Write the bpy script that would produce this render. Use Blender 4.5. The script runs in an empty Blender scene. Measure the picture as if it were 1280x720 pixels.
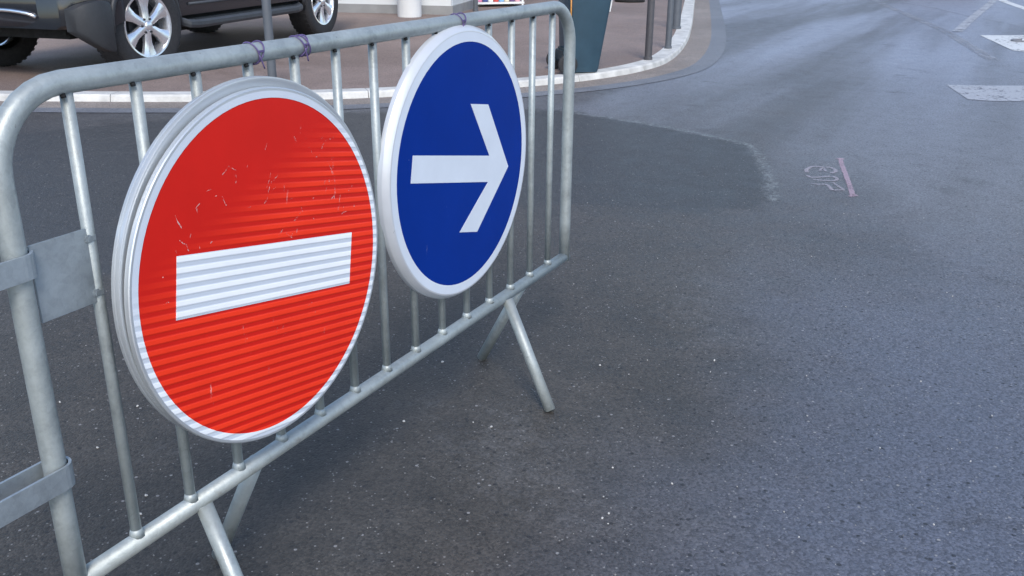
import bpy, bmesh, math, random
from mathutils import Vector, Matrix, Quaternion
random.seed(11)
PI = math.pi
sc = bpy.context.scene
C = sc.collection

# ------------------------------------------------------------------ helpers
def V(*a): return Vector(a)

class MB:
    """collects shapes in one bmesh; material slots by index"""
    def __init__(self): self.bm = bmesh.new()
    def _faces(self, fs, mi, smooth):
        for f in fs:
            f.material_index = mi; f.smooth = smooth
    def box(self, c, s, mi=0, rot=None, bevel=0.0):
        b = bmesh.new()
        bmesh.ops.create_cube(b, size=1)
        for v in b.verts: v.co = Vector((v.co.x*s[0], v.co.y*s[1], v.co.z*s[2]))
        if bevel: bmesh.ops.bevel(b, geom=b.edges[:], offset=bevel, segments=2, affect='EDGES')
        M = Matrix.Translation(Vector(c)) @ (rot.to_4x4() if rot else Matrix())
        bmesh.ops.transform(b, matrix=M, verts=b.verts)
        self._merge(b, mi, False)
    def _merge(self, b, mi, smooth):
        for f in b.faces: f.material_index = mi; f.smooth = smooth
        me = bpy.data.meshes.new('tmp'); b.to_mesh(me); b.free()
        self.bm.from_mesh(me); bpy.data.meshes.remove(me)
    def tube(self, pts, r, n=12, mi=0, closed=False, cap=True, radii=None, sx=1.0):
        pts = [Vector(p) for p in pts]; N = len(pts); rings = []; up = None
        for i, p in enumerate(pts):
            a = pts[(i-1) % N] if (closed or i > 0) else pts[i]
            b = pts[(i+1) % N] if (closed or i < N-1) else pts[i]
            t = (b-a).normalized()
            if up is None:
                up = t.orthogonal().normalized()
            up = (up - t*up.dot(t)).normalized(); w = t.cross(up)
            rr = radii[i] if radii else r
            rings.append([self.bm.verts.new(p + (up*math.cos(k*2*PI/n) + w*math.sin(k*2*PI/n)*sx)*rr) for k in range(n)])
        fs = []
        for i in range(N if closed else N-1):
            A, B = rings[i], rings[(i+1) % N]
            off = 0
            if closed and i == N-1:
                off = min(range(n), key=lambda o: (A[0].co-B[o].co).length)
            for k in range(n):
                fs.append(self.bm.faces.new((A[k], A[(k+1) % n], B[(k+1+off) % n], B[(k+off) % n])))
        self._faces(fs, mi, True)
        if cap and not closed:
            for R_ in (rings[0][::-1], rings[-1]):
                self._faces([self.bm.faces.new(R_)], mi, False)
    def lathe(self, prof, n=48, mi=0, axis='y', smooth=True, c=(0,0,0)):
        """prof: list of (r, h); revolve round axis through c"""
        c = Vector(c); rings = []
        for r, h in prof:
            if r < 1e-6:
                p = V(0,h,0) if axis == 'y' else V(0,0,h)
                rings.append([self.bm.verts.new(p+c)]); continue
            ring = []
            for k in range(n):
                a = 2*PI*k/n
                p = V(r*math.cos(a), h, r*math.sin(a)) if axis == 'y' else V(r*math.cos(a), r*math.sin(a), h)
                ring.append(self.bm.verts.new(p+c))
            rings.append(ring)
        fs = []
        for A, B in zip(rings, rings[1:]):
            for k in range(n):
                q = [A[k % len(A)], A[(k+1) % len(A)], B[(k+1) % len(B)], B[k % len(B)]]
                u = []
                for v in q:
                    if v not in u: u.append(v)
                if len(u) > 2: fs.append(self.bm.faces.new(u))
        self._faces(fs, mi, smooth)
    def poly(self, pts, mi=0):
        f = self.bm.faces.new([self.bm.verts.new(Vector(p)) for p in pts])
        self._faces([f], mi, False); return f
    def prism(self, pts, d, mi=0, bevel=0):
        """extrude planar polygon by vector d"""
        b = bmesh.new()
        f = b.faces.new([b.verts.new(Vector(p)) for p in pts])
        r = bmesh.ops.extrude_face_region(b, geom=[f])
        for v in r['geom']:
            if isinstance(v, bmesh.types.BMVert): v.co += Vector(d)
        bmesh.ops.recalc_face_normals(b, faces=b.faces)
        if bevel: bmesh.ops.bevel(b, geom=b.edges[:], offset=bevel, segments=2, affect='EDGES')
        self._merge(b, mi, False)
    def loft(self, secs, mi=0, cap=True, smooth=True):
        rows = [[self.bm.verts.new(Vector(p)) for p in s] for s in secs]
        n = len(rows[0]); fs = []
        for A, B in zip(rows, rows[1:]):
            for k in range(n):
                fs.append(self.bm.faces.new((A[k], A[(k+1) % n], B[(k+1) % n], B[k])))
        self._faces(fs, mi, smooth)
        if cap:
            for r in (rows[0][::-1], rows[-1]): self._faces([self.bm.faces.new(r)], mi, False)
    def band(self, A, B, mi=0):
        """ribbon with a middle row: attribute edge is 0 on both borders and 1 along the middle"""
        lay = self.bm.verts.layers.float.get('edge') or self.bm.verts.layers.float.new('edge'); rows = []
        for p, q in zip(A, B):
            r = [self.bm.verts.new(p), self.bm.verts.new((p+q)/2), self.bm.verts.new(q)]
            r[1][lay] = 1; rows.append(r)
        fs = []
        for a, b in zip(rows, rows[1:]):
            for k in (0, 1): fs.append(self.bm.faces.new((a[k], a[k+1], b[k+1], b[k])))
        self._faces(fs, mi, False)
    def strip(self, A, B, z0=None, mi=0, smooth=False):
        """ribbon between two polylines"""
        a = [self.bm.verts.new(Vector(p)) for p in A]; b = [self.bm.verts.new(Vector(p)) for p in B]
        fs = [self.bm.faces.new((a[i], a[i+1], b[i+1], b[i])) for i in range(len(a)-1)]
        self._faces(fs, mi, smooth)
    def build(self, name, mats, parent=None, recalc=True, sharp=None):
        if recalc: bmesh.ops.recalc_face_normals(self.bm, faces=self.bm.faces)
        me = bpy.data.meshes.new(name); self.bm.to_mesh(me); self.bm.free()
        for m in (mats if isinstance(mats, (list, tuple)) else [mats]): me.materials.append(m)
        if sharp: me.set_sharp_from_angle(angle=math.radians(sharp))
        o = bpy.data.objects.new(name, me); C.objects.link(o)
        if parent: o.parent = parent
        return o

def tag(o, label=None, cat=None, group=None, kind=None):
    if label: o['label'] = label
    if cat: o['category'] = cat
    if group: o['group'] = group
    if kind: o['kind'] = kind
    return o

def thing(name, label, cat, loc=(0,0,0), rz=0, group=None, parent=None):
    o = bpy.data.objects.new(name, None); C.objects.link(o)
    o.location = loc; o.rotation_euler = (0,0,rz)
    if parent: o.parent = parent
    return tag(o, label, cat, group)

def empty(name, parent, loc=(0,0,0)):
    o = bpy.data.objects.new(name, None); C.objects.link(o); o.location = loc; o.parent = parent
    return o

def copy_tree(o, parent=None):
    c = o.copy(); C.objects.link(c); c.parent = parent
    for ch in list(o.children): copy_tree(ch, c)
    return c

# ------------------------------------------------------------------ materials
class NT:
    def __init__(self, name):
        self.m = bpy.data.materials.new(name); self.m.use_nodes = True
        self.t = self.m.node_tree; self.b = self.t.nodes['Principled BSDF']
        self.out = self.t.nodes['Material Output']
    def n(self, typ, **kw):
        x = self.t.nodes.new(typ)
        for k, v in kw.items():
            if k in x.inputs: x.inputs[k].default_value = v
            else: setattr(x, k, v)
        return x
    def l(self, a, b): self.t.links.new(a, b)
    def coord(self): return self.n('ShaderNodeTexCoord').outputs['Object']
    def math(self, op, a, b=None, clamp=False):
        x = self.n('ShaderNodeMath', operation=op, use_clamp=clamp)
        for i, v in enumerate((a, b)):
            if v is None: continue
            if isinstance(v, (int, float)): x.inputs[i].default_value = v
            else: self.l(v, x.inputs[i])
        return x.outputs[0]
    def noise(self, scale, detail=4, rough=.55, co=None, dist=0):
        x = self.n('ShaderNodeTexNoise'); x.inputs['Scale'].default_value = scale
        x.inputs['Detail'].default_value = detail; x.inputs['Roughness'].default_value = rough; x.inputs['Distortion'].default_value = dist
        self.l(co if co is not None else self.coord(), x.inputs['Vector']); return x.outputs['Fac']
    def voro(self, scale, co=None, feature='F1', out='Distance'):
        x = self.n('ShaderNodeTexVoronoi', feature=feature); x.inputs['Scale'].default_value = scale
        self.l(co if co is not None else self.coord(), x.inputs['Vector']); return x.outputs[out]
    def ramp(self, fac, stops, interp='LINEAR'):
        x = self.n('ShaderNodeValToRGB'); x.color_ramp.interpolation = interp; e = x.color_ramp.elements
        while len(e) > len(stops): e.remove(e[-1])
        while len(e) < len(stops): e.new(1)
        for el, (p, c) in zip(e, stops):
            el.position = p; el.color = (*c, 1) if len(c) == 3 else c
        self.l(fac, x.inputs[0]); return x.outputs[0]
    def smooth(self, val, a, b):
        x = self.n('ShaderNodeMapRange', interpolation_type='SMOOTHSTEP'); self.l(val, x.inputs[0])
        x.inputs[1].default_value = a; x.inputs[2].default_value = b; return x.outputs[0]
    def mix(self, fac, a, b, mode='MIX'):
        x = self.n('ShaderNodeMix', data_type='RGBA', blend_type=mode)
        for s, v in ((0, fac), (6, a), (7, b)):
            if isinstance(v, (int, float)): x.inputs[s].default_value = v
            elif isinstance(v, tuple): x.inputs[s].default_value = (*v, 1) if len(v) == 3 else v
            else: self.l(v, x.inputs[s])
        return x.outputs[2]
    def bump(self, h, dist, strength=1.0):
        x = self.n('ShaderNodeBump'); x.inputs['Strength'].default_value = strength; x.inputs['Distance'].default_value = dist
        self.l(h, x.inputs['Height']); self.l(x.outputs[0], self.b.inputs['Normal'])
    def set(self, **kw):
        for k, v in kw.items():
            s = self.b.inputs[k.replace('_', ' ')]
            if isinstance(v, (int, float)): s.default_value = v
            elif isinstance(v, tuple): s.default_value = (*v, 1) if len(v) == 3 else v
            else: self.l(v, s)
        return self

def plain(name, col, rough=.5, metal=0, var=.12, scale=9, coat=0, spec=.5, bump=0):
    t = NT(name)
    k = t.noise(scale, 5)
    lo = tuple(c*(1-var) for c in col); hi = tuple(min(1, c*(1+var)) for c in col)
    t.set(Base_Color=t.ramp(k, [(.3, lo), (.7, hi)]), Metallic=metal, Coat_Weight=coat, Specular_IOR_Level=spec)
    t.set(Roughness=t.ramp(t.noise(scale*2.3, 4), [(.3, (rough*.85,)*3), (.7, (min(1, rough*1.15),)*3)]))
    if bump: t.bump(t.noise(scale*6, 4), bump)
    return t.m

def asphalt(name, dark, light, tint, sheen=.62, zones=None, stone=1.0, edge=False):
    """aggregate in bitumen: fine stones, mottling, dusty wear; zones(t, co) gives the zoned base colour"""
    t = NT(name); co = t.coord()
    big = t.noise(.55, 5, .6, co); med = t.noise(5.5, 5, .6, co); fine = t.noise(70, 6, .75, co)
    st = t.n('ShaderNodeTexVoronoi'); st.inputs['Scale'].default_value = 165; t.l(co, st.inputs['Vector'])
    st2 = t.n('ShaderNodeTexVoronoi'); st2.inputs['Scale'].default_value = 72; t.l(co, st2.inputs['Vector'])
    sep = t.n('ShaderNodeSeparateColor'); t.l(st.outputs['Color'], sep.inputs[0])
    sep2 = t.n('ShaderNodeSeparateColor'); t.l(st2.outputs['Color'], sep2.inputs[0])
    base = t.mix(t.smooth(t.math('ADD', t.math('MULTIPLY', big, .6), t.math('MULTIPLY', med, .4)), .36, .64), dark, light)
    if zones:
        base = zones(t, co, big, med, base)
    # stones: each cell its own grey
    cell = t.math('MULTIPLY', t.math('SUBTRACT', sep.outputs[0], .45), 0.72*stone)
    f = t.math('ADD', 1.0, t.math('ADD', cell, t.math('MULTIPLY', t.math('SUBTRACT', fine, .5), 1.05)))
    mul = t.n('ShaderNodeMix', data_type='RGBA', blend_type='MULTIPLY'); mul.inputs[0].default_value = 1
    t.l(base, mul.inputs[6]); t.l(f, mul.inputs[7]); col = mul.outputs[2]
    # sparse pale stones and sparse pits
    pale = t.math('MULTIPLY', t.math('GREATER_THAN', sep.outputs[1], .975), t.math('LESS_THAN', st.outputs['Distance'], .42))
    pale2 = t.math('MULTIPLY', t.math('GREATER_THAN', sep2.outputs[1], .985), t.math('LESS_THAN', st2.outputs['Distance'], .30))
    col = t.mix(t.math('MULTIPLY', pale, .42*stone), col, (.42, .41, .39))
    col = t.mix(t.math('MULTIPLY', pale2, .6*stone), col, (.36, .35, .34))
    pit = t.math('GREATER_THAN', sep2.outputs[2], .975)
    col = t.mix(t.math('MULTIPLY', t.math('MULTIPLY', pit, t.math('LESS_THAN', st2.outputs['Distance'], .38)), .7), col, (.012, .012, .013))
    t.set(Base_Color=col, Specular_IOR_Level=.5)
    t.set(Roughness=t.ramp(med, [(.3, (sheen*.88,)*3), (.7, (min(1, sheen*1.12),)*3)]))
    if edge:
        a = t.n('ShaderNodeAttribute', attribute_name='edge')
        t.set(Alpha=t.smooth(t.math('ADD', a.outputs['Fac'], t.math('MULTIPLY', t.math('SUBTRACT', t.noise(9, 7, .7, co), .5), 1.4)), .25, .75))
    h = t.math('ADD', t.math('MULTIPLY', st.outputs['Distance'], -.7), t.math('MULTIPLY', fine, .8))
    t.bump(h, .0035, .7)
    return t.m

def worn(name, col, keep=.55, rough=.6, scale=28, edge=0.0, var=.15, opacity=1.0, rise=.003):
    """paint or crumbled binder lying on the asphalt, worn through in patches; 'edge' (0 at the border, 1 inside) frays the outline"""
    t = NT(name); co = t.coord()
    k = t.math('ADD', t.math('MULTIPLY', t.noise(scale, 8, .75, co), .75), t.math('MULTIPLY', t.noise(3.1, 3, .5, co), .35))
    fac = t.math('SUBTRACT', 1.0, t.smooth(k, keep-.03, keep+.03))
    if edge:
        a = t.n('ShaderNodeAttribute', attribute_name='edge')
        e = t.smooth(t.math('ADD', a.outputs['Fac'], t.math('MULTIPLY', t.math('SUBTRACT', t.noise(scale*.6, 6, .7, co), .5), edge)), .42, .52)
        fac = t.math('MULTIPLY', fac, e)
    t.set(Base_Color=t.ramp(t.noise(scale*2, 5, .7, co), [(.3, tuple(c*(1-var) for c in col)), (.7, tuple(min(1, c*(1+var)) for c in col))]), Roughness=rough, Alpha=t.math('MULTIPLY', fac, opacity))
    if rise: t.bump(t.noise(90, 4, .6, co), rise, .6)
    return t.m

def galv(name, base=(.385, .42, .415), metal=.45, rough=.48):
    t = NT(name); co = t.coord()
    sp = t.n('ShaderNodeTexVoronoi'); sp.inputs['Scale'].default_value = 75; t.l(co, sp.inputs['Vector'])
    sep = t.n('ShaderNodeSeparateColor'); t.l(sp.outputs['Color'], sep.inputs[0])
    cl = t.noise(11, 5, .6, co); fine = t.noise(120, 5, .7, co)
    v = t.math('ADD', t.math('MULTIPLY', sep.outputs[0], .10), t.math('ADD', t.math('MULTIPLY', cl, .58), t.math('MULTIPLY', fine, .34)))
    lo = tuple(c*.70 for c in base); hi = tuple(min(1, c*1.22) for c in base)
    col = t.ramp(v, [(.30, lo), (.52, base), (.78, hi)])
    grime = t.math('GREATER_THAN', t.noise(46, 7, .7, co), .70)
    col = t.mix(t.math('MULTIPLY', grime, .55), col, (.13, .12, .11))
    rust = t.smooth(t.math('ADD', t.math('MULTIPLY', t.noise(19, 8, .75, co), .8), t.math('MULTIPLY', cl, .2)), .60, .68)
    col = t.mix(t.math('MULTIPLY', rust, .38), col, (.20, .15, .11))
    dull = t.smooth(t.noise(4.5, 5, .65, co), .45, .68)
    col = t.mix(t.math('MULTIPLY', dull, .30), col, tuple(c*.55 for c in base))
    t.set(Base_Color=col, Metallic=metal, Roughness=t.ramp(cl, [(.3, (rough*.8,)*3), (.7, (rough*1.25,)*3)]))
    t.bump(t.math('ADD', fine, cl), .0012, .5)
    return t.m

M = {}
# colour zones of the street: paler, bluer away from the barrier by wear and painted light falloff, brown-grey beside the gutter
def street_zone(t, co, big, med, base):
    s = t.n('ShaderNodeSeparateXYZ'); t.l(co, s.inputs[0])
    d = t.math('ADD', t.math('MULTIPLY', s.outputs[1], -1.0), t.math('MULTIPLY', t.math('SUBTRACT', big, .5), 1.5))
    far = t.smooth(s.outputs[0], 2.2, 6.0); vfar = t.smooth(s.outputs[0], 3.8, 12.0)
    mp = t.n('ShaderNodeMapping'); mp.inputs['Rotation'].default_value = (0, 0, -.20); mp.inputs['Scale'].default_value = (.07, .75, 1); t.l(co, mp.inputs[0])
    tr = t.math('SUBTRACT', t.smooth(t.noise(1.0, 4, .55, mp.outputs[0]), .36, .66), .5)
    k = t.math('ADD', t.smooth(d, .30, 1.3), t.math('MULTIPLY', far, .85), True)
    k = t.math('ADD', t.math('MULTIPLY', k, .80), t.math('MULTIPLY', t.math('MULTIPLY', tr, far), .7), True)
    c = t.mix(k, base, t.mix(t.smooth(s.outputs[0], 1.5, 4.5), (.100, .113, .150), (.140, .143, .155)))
    c = t.mix(t.math('MULTIPLY', vfar, t.math('ADD', .72, tr), True), c, (.23, .252, .305))  # sky sheen of the far road, painted into the base colour
    # dark stains and drips of binder
    st = t.smooth(t.math('ADD', t.math('MULTIPLY', t.noise(2.3, 6, .7, co), .7), t.math('MULTIPLY', med, .3)), .56, .66)
    c = t.mix(t.math('MULTIPLY', st, .36), c, (.034, .034, .034))
    du = t.smooth(t.math('ADD', t.math('MULTIPLY', t.noise(1.3, 5, .6, co), .6), t.math('MULTIPLY', t.noise(24, 5, .7, co), .4)), .53, .66)
    c = t.mix(t.math('MULTIPLY', du, .20), c, (.16, .16, .165))
    # trench patch and its crumbling pale edge
    pa = t.n('ShaderNodeAttribute', attribute_name='patch').outputs['Fac']; ca = t.n('ShaderNodeAttribute', attribute_name='crumb').outputs['Fac']
    ns = t.math('SUBTRACT', t.noise(8, 7, .7, co), .5)
    pm = t.smooth(t.math('ADD', pa, t.math('MULTIPLY', ns, 1.1)), .25, .75)
    c = t.mix(t.math('MULTIPLY', pm, .92), c, t.mix(med, (.036, .036, .036), (.058, .058, .058)))
    cm = t.math('MULTIPLY', t.smooth(t.math('ADD', ca, t.math('MULTIPLY', t.math('SUBTRACT', t.noise(30, 7, .8, co), .5), 2.6)), .60, 1.20), t.smooth(ca, 0, .5))
    return t.mix(t.math('MULTIPLY', cm, .60), c, (.25, .27, .265))
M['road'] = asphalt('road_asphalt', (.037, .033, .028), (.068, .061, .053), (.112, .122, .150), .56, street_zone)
M['pave'] = asphalt('pavement_asphalt', (.180, .132, .112), (.255, .193, .168), (.2, .17, .16), .72, None, .8)
M['gutter'] = asphalt('gutter_brown', (.19, .160, .138), (.28, .240, .212), (.2, .2, .2), .7, None, .9)
M['channel'] = asphalt('gutter_grey', (.13, .135, .15), (.19, .197, .215), (.2, .2, .2), .6, None, .6)
M['kerb'] = plain('kerb_granite', (.56, .55, .52), .65, 0, .22, 7, 0, .5, .004)
M['galv'] = galv('galvanised_tube')
M['galv_plate'] = galv('galvanised_plate', (.33, .37, .395), .5, .40)
M['hole'] = plain('drain_hole_dark', (.01, .01, .011), .9)
M['alu'] = plain('aluminium_rim', (.62, .645, .66), .36, .6, .06, 6)
M['grey_rim'] = plain('sign_edge_grey', (.61, .63, .66), .32, .25, .05, 10, .2)
M['dark_gap'] = plain('sign_gap_dark', (.03, .033, .036), .7)
M['tie'] = plain('cable_tie_purple', (.105, .075, .19), .4)
M['rubber'] = plain('tyre_rubber', (.022, .022, .024), .75, 0, .2, 30)
M['alloy'] = plain('wheel_alloy', (.78, .79, .82), .22, .8, .05, 10)
M['alloy_dark'] = plain('wheel_dark_metal', (.025, .026, .03), .6, .3)  # dark metal of the brake disc and wheel nuts
M['suv'] = plain('suv_paint', (.012, .014, .020), .22, .2, .08, 4, .8)
M['suv_trim'] = plain('suv_plastic', (.026, .028, .032), .55, 0, .1, 20)
M['step'] = plain('step_plastic', (.055, .062, .072), .45, .2, .12, 14)
M['chrome'] = plain('chrome_trim', (.85, .86, .88), .12, 1, .03, 8)
M['glass'] = plain('dark_glass', (.015, .018, .02), .05, 0, .05, 3, .5)
M['lens'] = plain('lamp_lens', (.55, .57, .6), .08, .3, .05, 6, .6)
M['redlens'] = plain('tail_lens', (.35, .01, .01), .12, 0, .05, 6, .6)
M['black'] = plain('underbody_black', (.008, .008, .008), .9)
M['bollard'] = plain('bollard_paint', (.075, .072, .078), .45, .1, .12, 12)
M['pole'] = plain('pole_paint', (.10, .11, .125), .45, .1, .1, 12)
M['bin'] = plain('bin_teal', (.026, .060, .088), .42, 0, .12, 7, 0, .5)
M['bin_dark'] = plain('bin_lid', (.014, .034, .046), .45, 0, .12, 7)
M['orange'] = plain('orange_edge', (.55, .24, .05), .5)
M['white_paint'] = plain('white_paint', (.78, .79, .78), .4, 0, .04, 3)
M['wall'] = plain('shop_wall', (.66, .67, .66), .6, 0, .05, 1.2)
M['plinth'] = plain('shop_plinth', (.27, .27, .265), .7, 0, .12, 4)
M['shopglass'] = plain('shop_glass', (.04, .05, .055), .05, 0, .05, 2, .3)
M['frame'] = plain('shop_frame', (.10, .105, .11), .4, .3)
M['roof'] = plain('shop_roof', (.14, .13, .12), .8)
M['soil'] = plain('planter_soil', (.05, .035, .025), .95)
M['leaf'] = plain('shrub_leaf', (.045, .085, .03), .55, 0, .35, 15)
M['card'] = plain('cardboard', (.42, .30, .19), .8, 0, .1, 8)
M['stone_white'] = plain('chip_white', (.48, .47, .45), .7, 0, .2, 60)
M['stone_grey'] = plain('chip_grey', (.20, .20, .20), .8, 0, .3, 60)
M['paint_far'] = worn('marking_white', (.60, .60, .59), .62, .5, 22, 0)
M['paint_mid'] = worn('marking_worn', (.42, .43, .46), .60, .55, 24, 0, .15, .85)
M['paint_old'] = worn('marking_faded', (.30, .315, .35), .57, .6, 26, .7, .15, .8)
M['chalk'] = worn('spray_white', (.46, .42, .46), .60, .7, 70, .9, .2, .55, 0)
M['pink'] = worn('spray_pink', (.50, .37, .43), .62, .7, 60, .8, .2, .6, 0)

# prismatic sheeting of the no-entry sign: its retroreflected light is painted in as paler bands
def sheeting(name, col, rough, stripes=None, scratch=(.8, .55, .5), amt=1.0, spec=.45, full=False):
    t = NT(name); co = t.coord(); s = t.n('ShaderNodeSeparateXYZ'); t.l(co, s.inputs[0])
    x, z = s.outputs[0], s.outputs[2]
    lo = tuple(c*.93 for c in col); hi = tuple(min(1, c*1.05) for c in col)
    c = t.ramp(t.noise(6, 5, .6, co), [(.3, lo), (.7, hi)])
    # scuffs: thin broken marks
    mp = t.n('ShaderNodeMapping'); mp.inputs['Rotation'].default_value = (0, .6, 0); mp.inputs['Scale'].default_value = (38, 38, 9)
    t.l(co, mp.inputs[0])
    sc1 = t.smooth(t.noise(1.0, 6, .75, mp.outputs[0]), .655, .70)
    sc1 = t.math('MULTIPLY', sc1, t.smooth(t.noise(5, 3, .5, co), .47, .62))
    dot = t.n('ShaderNodeTexVoronoi'); dot.inputs['Scale'].default_value = 24; t.l(co, dot.inputs['Vector'])
    dsep = t.n('ShaderNodeSeparateColor'); t.l(dot.outputs['Color'], dsep.inputs[0])
    d1 = t.math('MULTIPLY', t.math('LESS_THAN', dot.outputs['Distance'], .065), t.math('GREATER_THAN', dsep.outputs[0], .9))
    k = t.math('MULTIPLY', t.math('MAXIMUM', sc1, d1), amt*.75, True)
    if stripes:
        # painted retroreflection: paler bands with a slightly raised crown, fading towards the top left
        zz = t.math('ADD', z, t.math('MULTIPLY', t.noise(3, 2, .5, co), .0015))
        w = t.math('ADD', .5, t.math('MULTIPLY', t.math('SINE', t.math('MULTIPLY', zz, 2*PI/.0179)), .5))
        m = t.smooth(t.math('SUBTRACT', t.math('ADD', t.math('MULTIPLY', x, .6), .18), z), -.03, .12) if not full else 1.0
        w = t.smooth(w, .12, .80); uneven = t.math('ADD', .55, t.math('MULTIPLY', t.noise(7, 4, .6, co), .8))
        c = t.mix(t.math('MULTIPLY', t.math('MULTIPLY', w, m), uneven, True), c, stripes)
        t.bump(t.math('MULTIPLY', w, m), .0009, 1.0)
    c = t.mix(k, c, scratch)
    t.set(Base_Color=c, Roughness=rough, Specular_IOR_Level=spec)
    return t.m
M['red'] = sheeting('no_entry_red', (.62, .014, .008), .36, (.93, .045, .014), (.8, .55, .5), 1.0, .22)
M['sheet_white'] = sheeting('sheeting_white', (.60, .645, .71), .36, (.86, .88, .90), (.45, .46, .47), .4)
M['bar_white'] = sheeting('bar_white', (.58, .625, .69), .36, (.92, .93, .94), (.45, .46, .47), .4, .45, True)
M['blue'] = sheeting('mandatory_blue', (.0006, .027, .235), .22, None, (.35, .42, .6), .30, .12)
M['scratch'] = worn('bared_scratch', (.74, .52, .49), .53, .6, 190, 0, .2, .75)
M['flat_white'] = sheeting('arrow_white', (.66, .71, .78), .3, None, (.5, .52, .55), .3)

# ------------------------------------------------------------------ world, sun, camera
EL = math.radians(45)
w = bpy.data.worlds.new('World'); sc.world = w; w.use_nodes = True
nt = w.node_tree; bg = nt.nodes['Background']
sky = nt.nodes.new('ShaderNodeTexSky'); sky.sky_type = 'NISHITA'; sky.sun_disc = False
sdir = V(-.58, -.40, 0).normalized()*math.cos(EL) + V(0,0,math.sin(EL))   # towards the sun
sky.sun_elevation = EL; sky.sun_rotation = math.atan2(sdir.x, sdir.y)
sky.air_density = 1.0; sky.dust_density = 1.2; sky.ozone_density = 1.6
nt.links.new(sky.outputs[0], bg.inputs[0]); bg.inputs[1].default_value = .15
ld = bpy.data.lights.new('sun', 'SUN'); ld.energy = 1.3; ld.angle = math.radians(16); ld.color = (1, .95, .88)
lo = bpy.data.objects.new('sun', ld); C.objects.link(lo)
lo.rotation_euler = (-sdir).to_track_quat('-Z', 'Y').to_euler()

CAM = V(-.7726279, -1.1923966, 1.2838769); YAW, PIT, ROL, F = 1.0836910663, .3637915249, .0063143580, 1180
fw = V(math.sin(YAW)*math.cos(PIT), math.cos(YAW)*math.cos(PIT), -math.sin(PIT))
rt = V(math.cos(YAW), -math.sin(YAW), 0); up = rt.cross(fw)
r2 = rt*math.cos(ROL) + up*math.sin(ROL); u2 = up*math.cos(ROL) - rt*math.sin(ROL)
cd = bpy.data.cameras.new('camera'); cam = bpy.data.objects.new('camera', cd); C.objects.link(cam)
cd.sensor_width = 36; cd.lens = 36*F/1280; cd.clip_end = 3000; cd.clip_start = .05
cam.matrix_world = Matrix((( r2.x, u2.x, -fw.x, CAM.x), (r2.y, u2.y, -fw.y, CAM.y), (r2.z, u2.z, -fw.z, CAM.z), (0,0,0,1)))
sc.camera = cam
def gz(x, y, z=0.0):
    """where the photograph's pixel meets the level z: used once, to survey the ground"""
    d = fw + r2*((x-640)/F) - u2*((y-360)/F)
    return CAM + d*((z-CAM.z)/d.z)

sc.view_settings.view_transform = 'Standard'; sc.view_settings.look = 'None'; sc.view_settings.gamma = 1
sc.view_settings.exposure = .80

# ------------------------------------------------------------------ ground
def catmull(P, step=.12):
    P = [Vector(p) for p in P]; out = []
    for i in range(len(P)-1):
        p0, p1, p2, p3 = P[max(0, i-1)], P[i], P[i+1], P[min(len(P)-1, i+2)]
        n = max(2, min(60, int((p2-p1).length/step)))
        for k in range(n):
            t = k/n
            out.append(.5*((2*p1)+(p2-p0)*t+(2*p0-5*p1+4*p2-p3)*t*t+(3*p1-p0-3*p2+p3)*t**3))
    out.append(P[-1]); return out
kerbP = [(-6.6,25.3), (1.9,9.5), (3.88,5.80), (4.63,4.44), (5.40,3.44), (6.06,2.93), (6.72,2.49), (7.26,2.23), (7.97,2.05), (8.84,2.06), (10.48,2.42), (13.0,3.16), (17.88,4.68), (28,7.8), (60,17.7)]
K = catmull([(x, y, 0) for x, y in kerbP])
def offs(line, d, z):
    out = []
    for i, p in enumerate(line):
        t = (line[min(i+1, len(line)-1)] - line[max(i-1, 0)]).normalized()
        n = V(t.y, -t.x, 0)          # towards the road
        q = p + n*d; out.append(V(q.x, q.y, z))
    return out
ZK = .055
m = MB(); m.strip(offs(K, 0, .004), offs(K, .27, .004)); tag(m.build('gutter', M['gutter']), kind='structure')
m = MB(); m.strip(offs(K, .27, .004), offs(K, .46, .004)); tag(m.build('gutter_channel', M['channel']), kind='structure')
# kerb stones, 1 m each with open joints
m = MB(); L0 = 0; seg = [0]; cum = [0]
for a, b in zip(K, K[1:]): cum.append(cum[-1]+(b-a).length)
def at(line, s):
    for i in range(len(cum)-1):
        if cum[i+1] >= s: return line[i].lerp(line[i+1], (s-cum[i])/max(1e-6, cum[i+1]-cum[i]))
    return line[-1]
o0, o1, o2, o3 = offs(K, 0, 0), offs(K, -.012, ZK), offs(K, -.185, ZK), offs(K, -.185, 0)
s = 0
while s < min(cum[-1]-1, 60):
    A = [s+.0028+(.9944/8)*k for k in range(9)]
    secs = []
    for q in A:
        p0, p1, p2, p3 = (at(o, q) for o in (o0, o1, o2, o3))
        rnd = p1.lerp(p0, .2)
        secs.append([p3, p0, rnd, p1.lerp(p2, .06)+V(0,0,.003), p2])
    m.loft(secs, 0, True, False); s += 1.0
tag(m.build('kerb', M['kerb']), kind='structure')
m = MB()
inner = offs(K, -.185, ZK-.003)
m.bm.faces.new([m.bm.verts.new(p) for p in inner + [V(300, 90, ZK-.003), V(300, 300, ZK-.003), V(-60, 300, ZK-.003)]])
bmesh.ops.triangulate(m.bm, faces=m.bm.faces[:])
tag(m.build('pavement', M['pave']), kind='structure')

def wob(pts, amp, step):
    out = []
    for a, b in zip(pts, pts[1:]):
        n = max(1, int((b-a).length/step))
        for k in range(n):
            q = a.lerp(b, k/n); out.append(q + V(random.uniform(-amp, amp), random.uniform(-amp, amp), 0))
    out.append(pts[-1]); return out
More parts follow.
